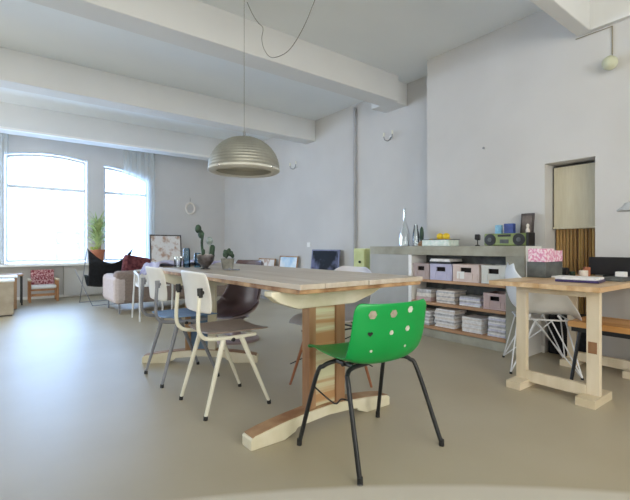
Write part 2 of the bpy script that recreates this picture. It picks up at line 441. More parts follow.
# green plastic chair
g_ = empty('green_chair', (1.395, 1.40, 0), 'bright green plastic chair with black steel legs at the near end of the long table', 'chair', 0)
prof = [(-.235, .705, .194, .030), (-.220, .63, .198, .030), (-.205, .55, .200, .032), (-.185, .48, .200, .04), (-.145, .435, .195, .04), (-.05, .422, .195, .035), (.08, .428, .195, .028), (.20, .440, .192, .02), (.245, .432, .188, .0)]
f, n_ = shell(prof)
f0 = f
GM = Matrix.Translation((-.028, .0, 0)) @ Matrix.Rotation(R(-9), 4, 'Z')
f = lambda u, v: GM @ f0(u, v)
MB().grid(f, 20, 40).build('seat_shell', green, g_, True, solid=.006, subs=1)
def on_shell(f, u, v, e=.0065):
    p = f(u, v); a = f(u+.01, v)-f(u-.01, v); b2 = f(u, v+.01)-f(u, v-.01); nn = a.cross(b2).normalized()
    if nn.y > 0 and abs(nn.y) > .3: nn = -nn
    return p + nn*e, a.normalized(), nn
for (u, v, r, mm, nm) in ((.20, .075, .018, stickg, 'flower_mark'), (.46, .075, .017, stickg, 'flower_mark'), (.69, .055, .014, stickw, 'flower_mark'), (.20, .205, .013, blackp, 'heart_mark'), (.46, .205, .010, stickw, 'flower_mark'), (.68, .19, .012, stickw, 'flower_mark'), (.24, .33, .006, stickw, 'flower_mark'), (.68, .32, .006, stickw, 'flower_mark')):
    c0, ax, nn = on_shell(f, u, v, .0045); ay = nn.cross(ax); s_ = MB()
    if nm == 'heart_mark':
        poly = [(16*sin(tt)**3/17, (13*cos(tt)-5*cos(2*tt)-2*cos(3*tt)-cos(4*tt))/17) for tt in [2*pi*k/24 for k in range(24)]]
        if ay.z < 0: ay = -ay
    else: poly = [((1+.07*cos(6*tt))*cos(tt), (1+.07*cos(6*tt))*sin(tt)) for tt in [2*pi*k/30 for k in range(30)]]
    s_.prism(poly, lambda a, b_, tt: c0 + ax*a*r + ay*b_*r + nn*tt, 0, .0012)
    s_.build(nm, mm, g_)
def ulegs(sx):
    return sub([(sx*.265, .21, 0), (sx*.225, .155, .33), (sx*.205, .13, .405), (sx*.15, .10, .425), (sx*.08, .09, .424)], 6)
for sx in (-1, 1):
    MB().tube(sub([(sx*.265, .20, .012), (sx*.225, .120, .34), (sx*.205, .09, .390), (sx*.16, .07, .408), (sx*.06, .06, .410)], 6), .0105, 10).build('leg', black, g_, True)
    MB().tube(sub([(sx*.265, -.215, .012), (sx*.225, -.105, .34), (sx*.205, -.075, .390), (sx*.16, -.06, .408), (sx*.06, -.05, .410)], 6), .0105, 10).build('leg', black, g_, True)
    for y in (.20, -.215): MB().tube([(sx*.265, y, 0), (sx*.2645, y-.001 if y > 0 else y+.001, .03)], .0125, 10).build('foot_cap', rubber, g_, True)
    if sx < 0: MB().tube(sub([(sx*.231, .132, .29), (sx*.236, .06, .275), (sx*.238, .0, .262), (sx*.238, -.04, .262), (sx*.236, -.07, .29), (sx*.231, -.118, .295)], 4), .0035, 6).build('linking_wire', black, g_, True)
MB().tube([(-.15, .07, .409), (-.15, -.06, .409)], .009, 8).tube([(.15, .07, .409), (.15, -.06, .409)], .009, 8).tube([(-.17, .0, .409), (.17, .0, .409)], .009, 8).build('seat_frame', black, g_, True)

# school chairs
def school_chair(loc, rz, label, framem, backm, seatm, clips):
    r = empty('school_chair', loc, label, 'chair', rz, None)
    for sx in (-1, 1):
        x = sx*.165
        MB().tube([(sx*.19, -.20, .012), (x, -.085, .415)], .010, 8, r1=.016).build('leg', framem, r, True)
        MB().tube([(sx*.19, .20, .012), (x, .03, .415)], .010, 8, r1=.016).build('leg', framem, r, True)
        for y in (-.2, .2): MB().tube([(sx*.19, y, 0), (sx*.19, y*.99, .022)], .0125, 8).build('foot_cap', rubber, r, True)
        MB().tube(sub([(x, .12, .425), (x, -.02, .422), (x, -.16, .430), (x*1.04, -.215, .455), (x*1.05, -.235, .52), (x*1.03, -.225, .70)], 5), .0115, 8).build('back_upright', framem, r, True)
        MB().tube([(x*1.03, -.222, .665), (x*1.03, -.224, .715)], .016, 8).tube([(x*1.03, -.224, .69), (x*1.0, -.203, .69)], .011, 8).build('clip', blackp if clips else framem, r, True)
        MB().tube([(x, -.027, .412), (x*1.08, -.027, .412)], .012, 10).build('joint_bolt', blackp, r, True)
    MB().tube([(-.165, -.03, .412), (.165, -.03, .412)], .010, 8).tube([(-.165, .12, .424), (.165, .12, .424)], .009, 8).build('cross_bar', framem, r, True)
    def bf(u, v):
        s_ = 2*u-1; w_ = .203*(1-.08*abs(2*v-1)**5) 
        return Vector((s_*w_, -.20-.035*v*v - .0 + .035*(s_*s_), .570+.235*v*(1-.03*s_*s_)))
    MB().grid(bf, 12, 10).build('backrest', backm, r, True, solid=.010, subs=1)
    def sf(u, v):
        s_ = 2*u-1; y = -.17+.38*v
        w_ = .19*(1-.14*(1-v)**3) * (1-.06*max(0, (v-.85)/.15)**2)
        return Vector((s_*w_, y, .446+.012*abs(s_)**2-.02*max(0, v-.8)*3*max(0, v-.8)+.02*max(0, .2-v)))
    MB().grid(sf, 12, 12).build('seat', seatm, r, True, solid=.010, subs=1)
    return r
school_chair((1.085, 2.325, 0), R(-90), 'cream steel school chair with brown seat, nearest on the long table left side', cream, chairback, taupeseat, True)
school_chair((1.06, 3.0, 0), R(-90), 'grey steel school chair with off-white back and blue seat behind the cream one', greysteel, chairback, blueseat, False)

# white hoop chair at the far left end
h_ = empty('hoop_chair', (1.60, 5.62, 0), 'white tube framed armchair beyond the far end of the long table', 'chair', R(180))
MB().tube(sub([(-.20, .16, 0), (-.205, .17, .42), (-.20, .12, .56), (-.20, -.0, .60), (-.17, -.20, .62), (0, -.25, .625), (.17, -.20, .62), (.20, .0, .60), (.20, .12, .56), (.205, .17, .42), (.20, .16, 0)], 5), .013, 8).build('front_hoop', wire, h_, True)
for sx in (-1, 1): MB().tube([(sx*.2, -.22, 0), (sx*.17, -.2, .62)], .012, 8).build('leg', wire, h_, True)
f, n_ = shell([(-.215, .58, .17, .0), (-.21, .53, .17, .0), (-.2, .48, .17, .0), (-.15, .44, .18, .0), (0, .43, .19, .0), (.17, .44, .19, 0)])
MB().grid(f, 10, 24).build('seat_shell', whitem, h_, True, solid=.01)

# plum one-piece chair
pz = empty('lounge_shell_chair', (1.88, 3.82, 0), 'dark plum moulded shell chair on the far side of the long table', 'chair', R(106))
prof = [(-.27, .80, .19, .05), (-.265, .68, .21, .08), (-.25, .52, .235, .12), (-.22, .36, .255, .16), (-.13, .27, .27, .15), (.05, .25, .28, .08), (.22, .26, .27, .03)]
f, n_ = shell(prof)
MB().grid(f, 18, 30).build('inner_shell', plum, pz, True, solid=.006)
f2, n_ = shell([(a-.010 if b_ > .40 else a, b_-.010, c_+.014, d) for a, b_, c_, d in prof])
MB().grid(f2, 18, 30).build('outer_shell', plumout, pz, True, solid=.006)
MB().lathe([(.0, .0), (.24, 0), (.235, .02), (.06, .05), (.04, .10), (.06, .20), (.14, .235), (0, .236)], (0, -.03, 0), 28).build('pedestal', plumout, pz, True)

# oak legged shell chair
ok = empty('shell_chair', (1.775, 2.15, 0), 'pale grey shell chair on slim reddish wooden legs at the right of the long table', 'chair', R(92))
prof = [(-.25, .80, .13, .03), (-.245, .75, .20, .05), (-.23, .64, .225, .07), (-.20, .52, .23, .07), (-.14, .455, .23, .06), (-.02, .435, .23, .045), (.12, .44, .225, .03), (.21, .425, .215, 0)]
f, n_ = shell(prof)
MB().grid(f, 16, 32).build('seat_shell', paleshell, ok, True, solid=.007, subs=1)
for sx in (-1, 1):
    for sy in (-1, 1):
        MB().tube([(sx*.195, sy*.195-.0, 0), (sx*.11, sy*.11-.01, .40)], .008, 8, r1=.013).build('leg', oak, ok, True)
MB().tube([(-.2, .19, .14), (.14, -.15, .37)], .004, 6).tube([(.2, .19, .14), (-.14, -.15, .37)], .004, 6).tube([(-.2, -.2, .14), (.14, .14, .37)], .004, 6).tube([(.2, -.2, .14), (-.14, .14, .37)], .004, 6).tube([(-.13, -.13, .40), (.13, -.13, .40), (.13, .11, .40), (-.13, .11, .40)], .006, 6, True).tube([(-.13,-.12,.40), (-.1,-.1,.437)], .006, 6).tube([(.13,-.12,.40), (.1,-.1,.437)], .006, 6).build('wire_brace', black, ok, True)

# white wire base armchairs
def armshell():
    P0 = [(-.22, .80, .15), (-.235, .70, .205), (-.22, .58, .27), (-.17, .47, .285), (-.05, .43, .26), (.1, .435, .25), (.20, .43, .23), (.235, .41, .21)]
    A = [.02, .05, .09, .15, .22, .20, .06, .0]       # arm height gained towards the edge
    Fw = [.02, .05, .11, .12, .05, .0, 0, 0]
    P = sub(P0, 5); Q = sub([(a, b_, 0) for a, b_ in zip(A, Fw)], 5); n = len(P)
    def f(u, v):
        k = v*(n-1); i = min(int(k), n-2); fr = k-i
        p = P[i].lerp(P[i+1], fr); q = Q[i].lerp(Q[i+1], fr); s_ = 2*u-1
        e = abs(s_)**3.2
        return Vector((s_*p.z*(1+.05*e), p.x + q.y*e, p.y + q.x*e))
    return f
def wire_chair(loc, rz, label):
    r = empty('wire_base_armchair', loc, label, 'chair', rz)
    MB().grid(armshell(), 20, 36).build('seat_shell', whiteshell, r, True, solid=.007, subs=1)
    m_ = MB()
    for sx in (-1, 1):
        for sy in (-1, 1):
            m_.tube([(sx*.24, sy*.23, .012), (sx*.07, sy*.16, .40)], .0055, 6)
            m_.tube([(sx*.24, sy*.23, .012), (sx*.16, sy*.05, .40)], .0055, 6)
            m_.tube([(sx*.24, sy*.23, .012), (-sx*.10, sy*.02, .30), (-sx*.16, -sy*.06, .40)], .0045, 6)
    m_.tube([(-.17, -.17, .40), (.17, -.17, .40), (.17, .17, .40), (-.17, .17, .40)], .006, 6, True)
    m_.tube([(-.15,.12,.40), (-.13,.1,.432)], .008, 6).tube([(.15,.12,.40), (.13,.1,.432)], .008, 6).tube([(-.15,-.1,.40), (-.13,-.08,.432)], .008, 6).tube([(.15,-.1,.40), (.13,-.08,.432)], .008, 6)
    m_.build('wire_base', wire, r, True)
    for sx in (-1, 1):
        for sy in (-1, 1): MB().tube([(sx*.24, sy*.23, 0), (sx*.24, sy*.23, .014)], .010, 8).build('glide', rubber, r, True)
    return r
wc = wire_chair((3.34, 1.49, 0), R(214), 'white moulded armchair on a white wire base behind the pine trestle table')

# ------------------------------------------------------------------ pine trestle table
t = empty('trestle_table', (3.24, 1.19, 0), 'pale pine trestle table at the right side of the picture', 'table')
m = MB()
for i in range(4): m.box(-.58, .585, -.33+i*.165, -.33+(i+1)*.165-.001, .682, .712)
m.build('table_top', pinetop, t, bevel=.002)
for cx in (-.39, .44):
    MB().box(cx-.028, cx+.010, -.275, -.205, .05, .682).build('post', pine, t, bevel=.002)
    MB().box(cx-.028, cx+.010, .155, .222, .05, .682).build('post', pine, t, bevel=.002)
    MB().box(cx-.13, cx+.15, -.285, -.18, 0, .05).build('foot', pineh, t, bevel=.002)
    MB().box(cx-.15, cx+.15, .135, .23, 0, .05).build('foot', pineh, t, bevel=.002)
    MB().box(cx-.03, cx+.005, -.205, .155, .035, .105).build('stretcher', pine, t, bevel=.002)
    MB().box(cx-.0295, cx-.028, -.262, -.215, .30, .37).build('patch', oldwood, t)
    MB().box(cx-.03, cx+.005, -.205, .155, .635, .682).build('top_rail', pine, t, bevel=.002)

# ------------------------------------------------------------------ low bench
b_ = empty('bench', (3.42, .5, 0), 'low orange pine bench with black steel frame along the right wall', 'bench')
m = MB()
for i in range(3): m.box(-.20+i*.133, -.20+(i+1)*.133-.002, -.9, .74, .375, .415)
m.build('seat_board', benchm, b_, bevel=.002)
MB().box(-.195, -.17, -.88, .72, .345, .375).box(.17, .195, -.88, .72, .345, .375).build('frame', black, b_)
for sx in (-.18, .18):
    for y in (-.86, .70): MB().tube([(sx*1.22, y+.01, 0), (sx, y-.03, .36)], .012, 8).build('leg', black, b_, True)
bc = MB().box(3.87, 4.0, 1.30, 1.65, 0, .34).box(3.865, 4.005, 1.295, 1.655, .34, .36).build('dark_doorway_block', blackf, bevel=.01)  # black block added for the dark lower part of the doorway
tag(bc, 'black block standing in for the dark lower doorway behind the white wire base chair', 'dark block')

# ------------------------------------------------------------------ concrete shelf unit
u_ = empty('shelf_unit', (3.57, 2.64, 0), 'grey concrete shelf unit with wooden shelves against the wall', 'shelf unit')
X1 = .272
MB().box(0, X1, -.93, .29, .855, .948).box(0, .625, .29, .93, .855, .948).box(0, X1, -.93, -.76, 0, .855).box(.0, X1, -.76, .29, 0, .08).build('carcass', conc, u_, bevel=.003)
MB().box(X1-.02, X1-.001, -.759, .29, .081, .854).build('back_panel', darkgrey, u_)  # dark colour put in for the shade in the shelf gaps
MB().box(0, .03, .34, .93, 0, .854).box(.03, .625, .90, .93, 0, .854).build('side_panel', conc2, u_)
MB().box(0, X1, .295, .338, .0, .854).build('inner_upright', whitem, u_)
MB().box(.01, X1, -.945, -.931, .0, .948).build('end_panel', whitem, u_)  # white stands in for the light falling on the unit's end face
SH = (.60, .365, .115)
for z in SH: MB().box(-.006, X1-.021, -.758, .293, z-.028, z).build('shelf_board', shelfwood, u_, bevel=.002)

def crate(y0, y1, z, h, mat_, label, x=3.585, d=.235):
    r = empty('crate', (x, (y0+y1)/2, z), label, 'crate', 0, 'folding crates on the concrete shelf unit')
    w_ = (y1-y0)/2
    m_ = MB().box(0, d, -w_, w_, 0.001, .012).box(d-.012, d, -w_, w_, .012, h).box(0, .012, -w_, w_, .012, h*.55).box(0, .012, -w_, -w_*.42, h*.55, h).box(0, .012, w_*.42, w_, h*.55, h).box(0, .012, -w_*.42, w_*.42, h*.82, h)
    m_.box(.012, d-.012, -w_, -w_+.01, .012, h).box(.012, d-.012, w_-.01, w_, .012, h)
    m_.box(-.005, .0, -w_, w_, h-.02, h).box(-.005, 0, -w_, w_, .001, .018)
    for k in (-.85, -.5, .5, .85): m_.box(-.004, 0, w_*k-.004, w_*k+.004, .018, h*.5)
    m_.build('crate_body', mat_, r)
    MB().box(.05, .06, -w_*.6, w_*.6, h*.3, h*.93).build('dark_backing', holem, r)  # dark plate painting in the shade behind the handle opening
    return r
crate(2.715, 2.925, SH[0], .165, greycr, 'grey pink crate at the left end of the top shelf')
crate(2.44, 2.70, SH[0], .165, lavcr, 'lavender crate on the top shelf')
crate(2.145, 2.425, SH[0], .170, rosecr, 'pale rose crate in the middle of the top shelf')
crate(1.885, 2.12, SH[0], .170, whitecr, 'white crate at the right end of the top shelf')
crate(1.885, 2.10, SH[1], .150, pinkcr, 'dusty pink crate at the right end of the middle shelf')
bi = MB().box(3.60, 3.82, 2.46, 2.72, .767, .79).build('binder', blackp); tag(bi, 'flat black binder lying across the crates of the top shelf', 'binder')
for k in range(3):
    q = MB().box(3.59+.004*k, 3.81, 2.47+.003*k, 2.71-.004*k, .791+.009*k, .7995+.009*k).build('paper_sheaf', papers[0])
    tag(q, ('lowest', 'middle', 'topmost')[k] + ' white paper sheaf on the black binder', 'paper', 'paper sheaves on the binder')
tag(MB().box(3.583, 3.5855, 2.30, 2.38, .63, .70).build('paper_card', whitem), 'small white card stuck on the pale rose crate', 'card')
def ORD(k): return 'topmost' if k == 0 else ['', 'second', 'third', 'fourth', 'fifth', 'sixth', 'seventh', 'eighth', 'ninth', 'tenth', 'eleventh'][k] + ' from top'
def pile(y0, y1, z, n, th, names, label, grp, mats, bulge=.006):
    for k in range(n):
        dx = random.uniform(0, .012); dy = random.uniform(-bulge, bulge); rz = random.uniform(-.03, .03)
        w_ = (y1-y0) - random.uniform(0, .015)
        q = MB().obox((3.70+dx, (y0+y1)/2+dy, z+.001+(k+.5)*th), (.20, w_, th*.94), rz).build(names, mats[k % len(mats)])
        tag(q, ORD(n-1-k) + ' ' + label, names.split('_')[0], grp)
P_ = papers
pile(2.70, 2.90, SH[1], 3, .042, 'book', 'thick worn book in the pile left on the middle shelf', 'books left on the middle shelf', [pinkcr, P_[2], P_[1]])
pile(2.42, 2.64, SH[1], 9, .0145, 'magazine', 'pale magazine in the tall second pile on the middle shelf', 'magazines second on the middle shelf', [P_[2], P_[1], P_[2]])
pile(2.14, 2.37, SH[1], 6, .0155, 'magazine', 'white magazine in the low third pile on the middle shelf', 'magazines mid middle shelf', [P_[0], P_[3], P_[1]])
pile(2.72, 2.91, SH[2], 8, .018, 'magazine', 'grey magazine in the leftmost pile of the bottom shelf', 'magazines left on the bottom shelf', [P_[1], P_[0]])
pile(2.42, 2.66, SH[2], 11, .017, 'magazine', 'magazine in the tall second pile of the bottom shelf', 'magazines second on the bottom shelf', [P_[0], P_[2], P_[0], P_[1]], .012)
pile(2.13, 2.34, SH[2], 10, .0145, 'magazine', 'white magazine in the third pile of the bottom shelf', 'magazines third on the bottom shelf', [P_[0], P_[0], P_[2]])
pile(1.89, 2.07, SH[2], 11, .0165, 'magazine', 'lilac white magazine in the rightmost pile of the bottom shelf', 'magazines right on the bottom shelf', [P_[3], P_[0], P_[1]], .008)

# ------------------------------------------------------------------ things on top of the unit
ZT = .949
def lathe_thing(name, prof, c, mat_, label, cat, n=20, solid=0):
    o = MB().lathe(prof, (0, 0, 0), n).build(name, mat_, None, True, solid=solid); o.location = c
    return tag(o, label, cat)
lathe_thing('carafe', [(.045, 0), (.062, .004), (.064, .06), (.058, .16), (.03, .24), (.018, .30), (.016, .42), (.021, .44)], (3.70, 3.14, ZT), bottlem, 'tall clear glass bottle with a long neck on the concrete unit', 'bottle')
lathe_thing('glass_jar', [(.03, 0), (.038, .004), (.04, .1), (.034, .15), (.022, .20), (.02, .24)], (3.70, 2.98, ZT), bottlem, 'shorter clear glass jug beside the tall bottle', 'jug')
hk = empty('dark_bottle', (3.70, 2.90, ZT), 'small dark bottle with brown base beside the fruit dish', 'bottle')
MB().lathe([(0, 0), (.04, 0), (.045, .02), (.02, .05), (.012, .06)], (0, 0, 0), 14).build('base', oldwood, hk, True)
MB().lathe([(.012, .055), (.022, .08), (.024, .14), (.018, .19), (.006, .215), (0, .216)], (0, 0, 0), 14).build('body', darkleaf, hk, True)
fd = empty('fruit_dish', (3.70, 2.66, ZT), 'pale green enamel dish holding yellow fruit on the concrete unit', 'dish')
MB().box(-.09, .09, -.165, .165, .001, .008).box(-.09, -.084, -.165, .165, .008, .065).box(.084, .09, -.165, .165, .008, .065).box(-.084, .084, -.165, -.159, .008, .065).box(-.084, .084, .159, .165, .008, .065).build('dish', boxgr, fd, bevel=.003)
MB().box(-.096, -.084, -.172, .172, .065, .072).box(.084, .096, -.172, .172, .065, .072).box(-.084, .084, -.172, -.160, .065, .072).box(-.084, .084, .160, .172, .065, .072).build('rim', darkgrey, fd)
for dx, dy, dz_, a, lb in ((0, -.114, .045, -.4, 'yellow lemon at the right end of the green dish'), (0, .114, .045, .8, 'yellow lemon at the left end of the green dish'), (0, -.038, .045, .3, 'yellow lemon lying right of centre in the green dish'), (0, .038, .045, 1.2, 'yellow lemon lying left of centre in the green dish'), (0, -.076, .103, .2, 'lemon heaped on the right of the fruit pile'), (0, .0, .103, 1.5, 'topmost yellow lemon of the heap in the green dish')):
    o = MB().ball((0, 0, 0), .0355, (1, 1.12, .98), 12).build('lemon', lemon, None, True); o.location = (3.70+dx, 2.66+dy, ZT+dz_); o.rotation_euler = (0, 0, a)
    tag(o, lb, 'lemon', 'lemons in the enamel dish')
rd = empty('radio', (3.70, 1.935, ZT), 'olive green portable radio with two round black speakers', 'radio')
MB().box(-.05, .05, -.20, .20, .002, .115).build('body', radiog, rd, bevel=.012)
for y in (-.135, .135):
    s_ = MB().tube([(-.058, y, .058), (-.048, y, .058)], .054, 24).build('speaker', blackp, rd, True)
    MB().tube([(-.063, y, .058), (-.057, y, .058)], .02, 16).build('cone', darkgrey, s_, True)
MB().box(-.055, -.049, -.06, .06, .085, .105).build('display', blackp, rd); MB().box(-.055, -.049, -.04, .04, .025, .06).build('cassette_door', darkgrey, rd)
o = MB().box(3.64, 3.76, 1.725, 1.765-.03, ZT, ZT+.12).box(3.64, 3.76, 1.64+.072, 1.735, ZT, ZT+.12).build('black_box', blackp, bevel=.004); tag(o, 'small black box at the right end of the concrete unit top', 'box')
cm = empty('webcam', (3.66, 2.205, ZT), 'small black camera on a foot left of the green radio', 'camera')
MB().lathe([(0, 0), (.025, 0), (.02, .01), (.005, .014), (.005, .06), (0, .06)], (0, 0, 0), 12).build('stand', blackp, cm, True)
MB().obox((0, 0, .085), (.05, .045, .05), .3, 0, .2).build('head', blackp, cm, bevel=.006)
bx = MB().box(3.68, 3.72, 1.985, 2.04, ZT+.116, ZT+.195).build('card_box', cyanbox, bevel=.002); tag(bx, 'light blue and white little box standing on the radio', 'box')
bx = MB().box(3.68, 3.73, 1.87, 1.955, ZT+.116, ZT+.205).build('card_box', bluebox, bevel=.002); tag(bx, 'dark blue little box standing on the radio', 'box')
pf = empty('picture_frame', (3.755, 1.79, ZT+.001), 'dark framed picture leaning on the wall above the green radio', 'picture', R(0))
MB().obox((.02, 0, .15), (.014, .115, .29), 0, 0, R(8)).build('frame', darkframe, pf)
MB().obox((.011, 0, .15), (.004, .085, .25), 0, 0, R(8)).build('print', pm('dark_brown_print', '#57504A', '#7D706A', 15, rough=.5), pf)
fl = empty('figurine', (3.715, 1.755, ZT+.118), 'small pale figurine standing on the right end of the radio', 'figurine')
MB().lathe([(0, 0), (.016, 0), (.018, .02), (.009, .045), (.013, .06), (.010, .075), (0, .082)], (0, 0, 0), 12).build('body', P_[2], fl, True)

# ------------------------------------------------------------------ things on the trestle table
ZR = .713
o = MB().box(3.17, 3.46, 1.37, 1.505, ZR, ZR+.115).build('storage_box', darkgrey, bevel=.004)
o = tag(o, 'charcoal box on the back of the pine table under the pink floral boxes', 'box')
for k, (x0, x1, z1) in enumerate(((3.18, 3.325, .215), (3.328, 3.475, .200))):
    q = MB().box(x0, x1, 1.375, 1.50, ZR+.116, ZR+z1).build('gift_box', pinkfl, bevel=.002); tag(q, 'pink floral box on the charcoal box, the %s one' % ('taller left' if k == 0 else 'lower right'), 'box')
q = MB().tube([(3.49, 1.345, ZR+.035), (3.49, 1.40, ZR+.035)], .033, 16).build('black_lens', blackp, smooth=True); tag(q, 'black round camera lens lying right of the charcoal box', 'lens')
for k, (x, y, r_, h, mm, nm, lb, ct) in enumerate(((3.50, 1.24, .03, .05, P_[2], 'cup', 'small pale cup among the clutter on the pine table', 'cup'), (3.62, 1.26, .025, .07, terra, 'jar', 'small reddish jar behind the pale cup on the pine table', 'jar'), (3.56, 1.34, .022, .035, darkleaf, 'tape_reel', 'dark green tape reel on the pine table', 'tape'))):
    q = lathe_thing(nm, [(0, 0), (r_*.85, 0), (r_, h*.3), (r_, h), (r_*.85, h), (r_*.8, h*.4), (0, h*.35)], (x, y, ZR), mm, lb, ct, 16)
for k, (x, y, sx, sy, th, rz, mm, lb) in enumerate(((3.02, 1.09, .21, .24, .014, .15, purple, 'dark purple covered book at the front edge of the pine table'), (3.04, 1.10, .20, .23, .014, .10, P_[0], 'white magazine lying on the purple book'), (3.31, 1.24, .14, .24, .012, .0, P_[0], 'white sheets lying open in the middle of the pine table'), (3.35, .99, .28, .18, .016, -.1, darkgrey, 'flat charcoal notebook lying at the right of the pine table'))):
    z = ZR+.001+(.0145 if k == 1 else 0)
    q = MB().obox((x, y, z+th/2), (sx, sy, th), rz).build('book' if k != 2 else 'paper_sheaf', mm, bevel=.001); tag(q, lb, 'book' if k != 2 else 'paper')
mn = empty('monitor', (3.70, 1.08, ZR), 'low wide black screen standing at the back of the pine table', 'screen', 0)
MB().box(-.012, .012, -.19, .19, .012, .150).build('panel', blackp, mn, bevel=.004)
MB().box(-.06, .06, -.08, .08, 0, .012).build('stand', blackp, mn)
q = MB().box(3.50, 3.56, .98, 1.04, ZR, ZR+.05).build('white_box', whitem, bevel=.004); tag(q, 'small white box in front of the black screen', 'box')
# desk lamp reaching in from the right
dl = empty('desk_lamp', (3.60, .66, ZR+.001), 'grey metal desk lamp reaching in from the right edge', 'lamp')
dl.location = (3.74, .62, 0)
MB().lathe([(0, 0), (.09, 0), (.09, .015), (.02, .025), (0, .025)], (0, 0, 0), 20).build('base', greylamp, dl, True)
MB().tube([(0, 0, .02), (0, 0, 1.18), (-.10, .22, 1.30), (-.18, .35, 1.255)], .008, 8).build('arm', greylamp, dl, True)
MB().lathe([(.012, .05), (.025, .045), (.036, .025), (.068, .0), (.072, -.010), (.067, -.008), (.03, .018), (.0, .03)], (-.18, .355, 1.208), 24).build('lamp_shade', pm('pale_grey_shade', '#A9ACAE', '#B6B9BB', 5, rough=.35), dl, True)

# ------------------------------------------------------------------ pendant lamp
pl = empty('pendant_lamp', (1.32, 2.52, 1.462), 'ribbed grey metal dome pendant lamp hanging over the long table', 'lamp')
prof = []
for i in range(33):
    a = (i/32)*R(86); r_ = .238*cos(a)**.92; z = .222*sin(a)
    prof.append((max(r_ + (.0022 if i % 2 else -.0005), .012), z))
MB().lathe(prof + [(.008, .228), (0, .23)], (0, 0, 0), 48).build('dome', brush, pl, False, solid=.003)
MB().lathe([(.240, .0), (.242, -.018), (.225, -.028), (.195, -.03), (.185, -.018), (.20, .0)], (0, 0, .012), 48).build('rim', brushl, pl, True)
MB().lathe([(.20, -.0), (.21, .03), (.17, .09), (.10, .13), (.04, .14)], (0, 0, .005), 40).build('inner_reflector', brushl, pl, True)
for a in (200, 20, 110, 290): MB().ball((.236*cos(R(a)), .236*sin(R(a)), .0), .010).build('rivet', pm('chrome', '#CCCCCC', '#DDDDDD', 4, rough=.15, metal=1), pl, True)
MB().tube([(0, 0, .225), (0, 0, .262)], .010, 10).build('cap', greylamp, pl, True)
MB().tube([(0, 0, .26), (0, 0, H-1.462-.02)], .0018, 6).build('cord', cablem, pl, True)
MB().lathe([(0, -.001), (.04, -.001), (.04, -.02), (.01, -.045), (0, -.045)], (0, 0, H-1.462), 16).build('ceiling_rose', whitem, pl, True)
cb = MB().tube(sub([(1.7, 3.19, 3.058), (1.7, 3.10, 2.92), (1.7, 3.0, 2.80), (1.7, 2.92, 2.72), (1.7, 2.94, 2.64), (1.7, 2.90, 2.54), (1.7, 2.80, 2.44), (1.7, 2.66, 2.40), (1.7, 2.53, 2.40), (1.7, 2.40, 2.46), (1.7, 2.28, 2.56), (1.7, 2.17, 2.72), (1.7, 2.12, 3.058)], 5), .003, 6).build('hanging_cable', cablem, smooth=True)
tag(cb, 'thin grey cable looping down from the ceiling near the pendant lamp', 'cable')

# wall sconces: bare hooks with little arms
def sconce(loc, label, s=1):
    r = empty('wall_sconce', loc, label, 'lamp')
    MB().tube([(0, 0, 0), (-.012, 0, 0)], .03, 14).build('plate', beamm, r, True)
    MB().tube(sub([(-.01, 0, 0), (-.05, .0, -.05), (-.10, .02, -.045), (-.11, .03, .0)], 4), .007, 6).tube(sub([(-.01, 0, 0), (-.05, -.03, -.04), (-.06, -.07, -.01), (-.06, -.075, .03)], 4), .007, 6).build('arm', greylamp, r, True)
    MB().tube([(-.11, .03, 0), (-.11, .03, .05)], .013, 8).build('candle_socket', cream, r, True)
    MB().tube([(-.06, -.075, .02), (-.06, -.075, .07)], .013, 8).build('candle_socket', cream, r, True)
    return r
s0 = sconce((4.2, 3.80, 2.42), 'small double arm metal sconce high on the wall right of the pipe')
copy_thing(s0, (4.2, 6.05, 2.38), 0, 'small double arm metal sconce high on the wall near the pendant lamp')
lb = empty('wall_bulb', (3.85, 1.16, 2.38), 'round pale yellow bulb on a cable high on the right wall', 'lamp')
MB().ball((-.06, 0, 0), .055).build('bulb', bulbm, lb, True)
MB().tube([(0, 0, .0), (-.02, 0, 0)], .025, 12).build('plate', whitem, lb, True)
MB().tube([(-.006, 0, 0), (-.006, 0, .305), (-.006, .26, .305)], .005, 6).build('cable', pm('brown_cable', '#8A8470', '#96907C', 5), lb, True)
wh = empty('wall_ornament', (3.37, 8.999, 1.80), 'small pale wreath hanging on the window wall', 'ornament')
MB().tube([(.10*cos(a), -.02, .12*sin(a)) for a in [2*pi*k/20 for k in range(20)]], .022, 8, True).build('ring', P_[2], wh, True)
MB().tube([(0, -.015, .12), (0, -.005, .24)], .004, 6).build('string', cablem, wh, True)
tag(MB().lathe([(0, 0), (.012, 0), (.012, .01), (0, .012)], (0, 0, 0), 10).build('wall_hook', greylamp), 'tiny grey hook on the bare wall above the shelf unit', 'hook').location = (3.849, 2.25, 1.93)
bpy.data.objects['wall_hook'].rotation_euler = (0, R(-90), 0)
tag(MB().box(4.185, 4.199, 5.62, 5.70, .94, 1.02).build('wall_socket', whitem, bevel=.004), 'small white socket on the wall above the low sideboard', 'socket')

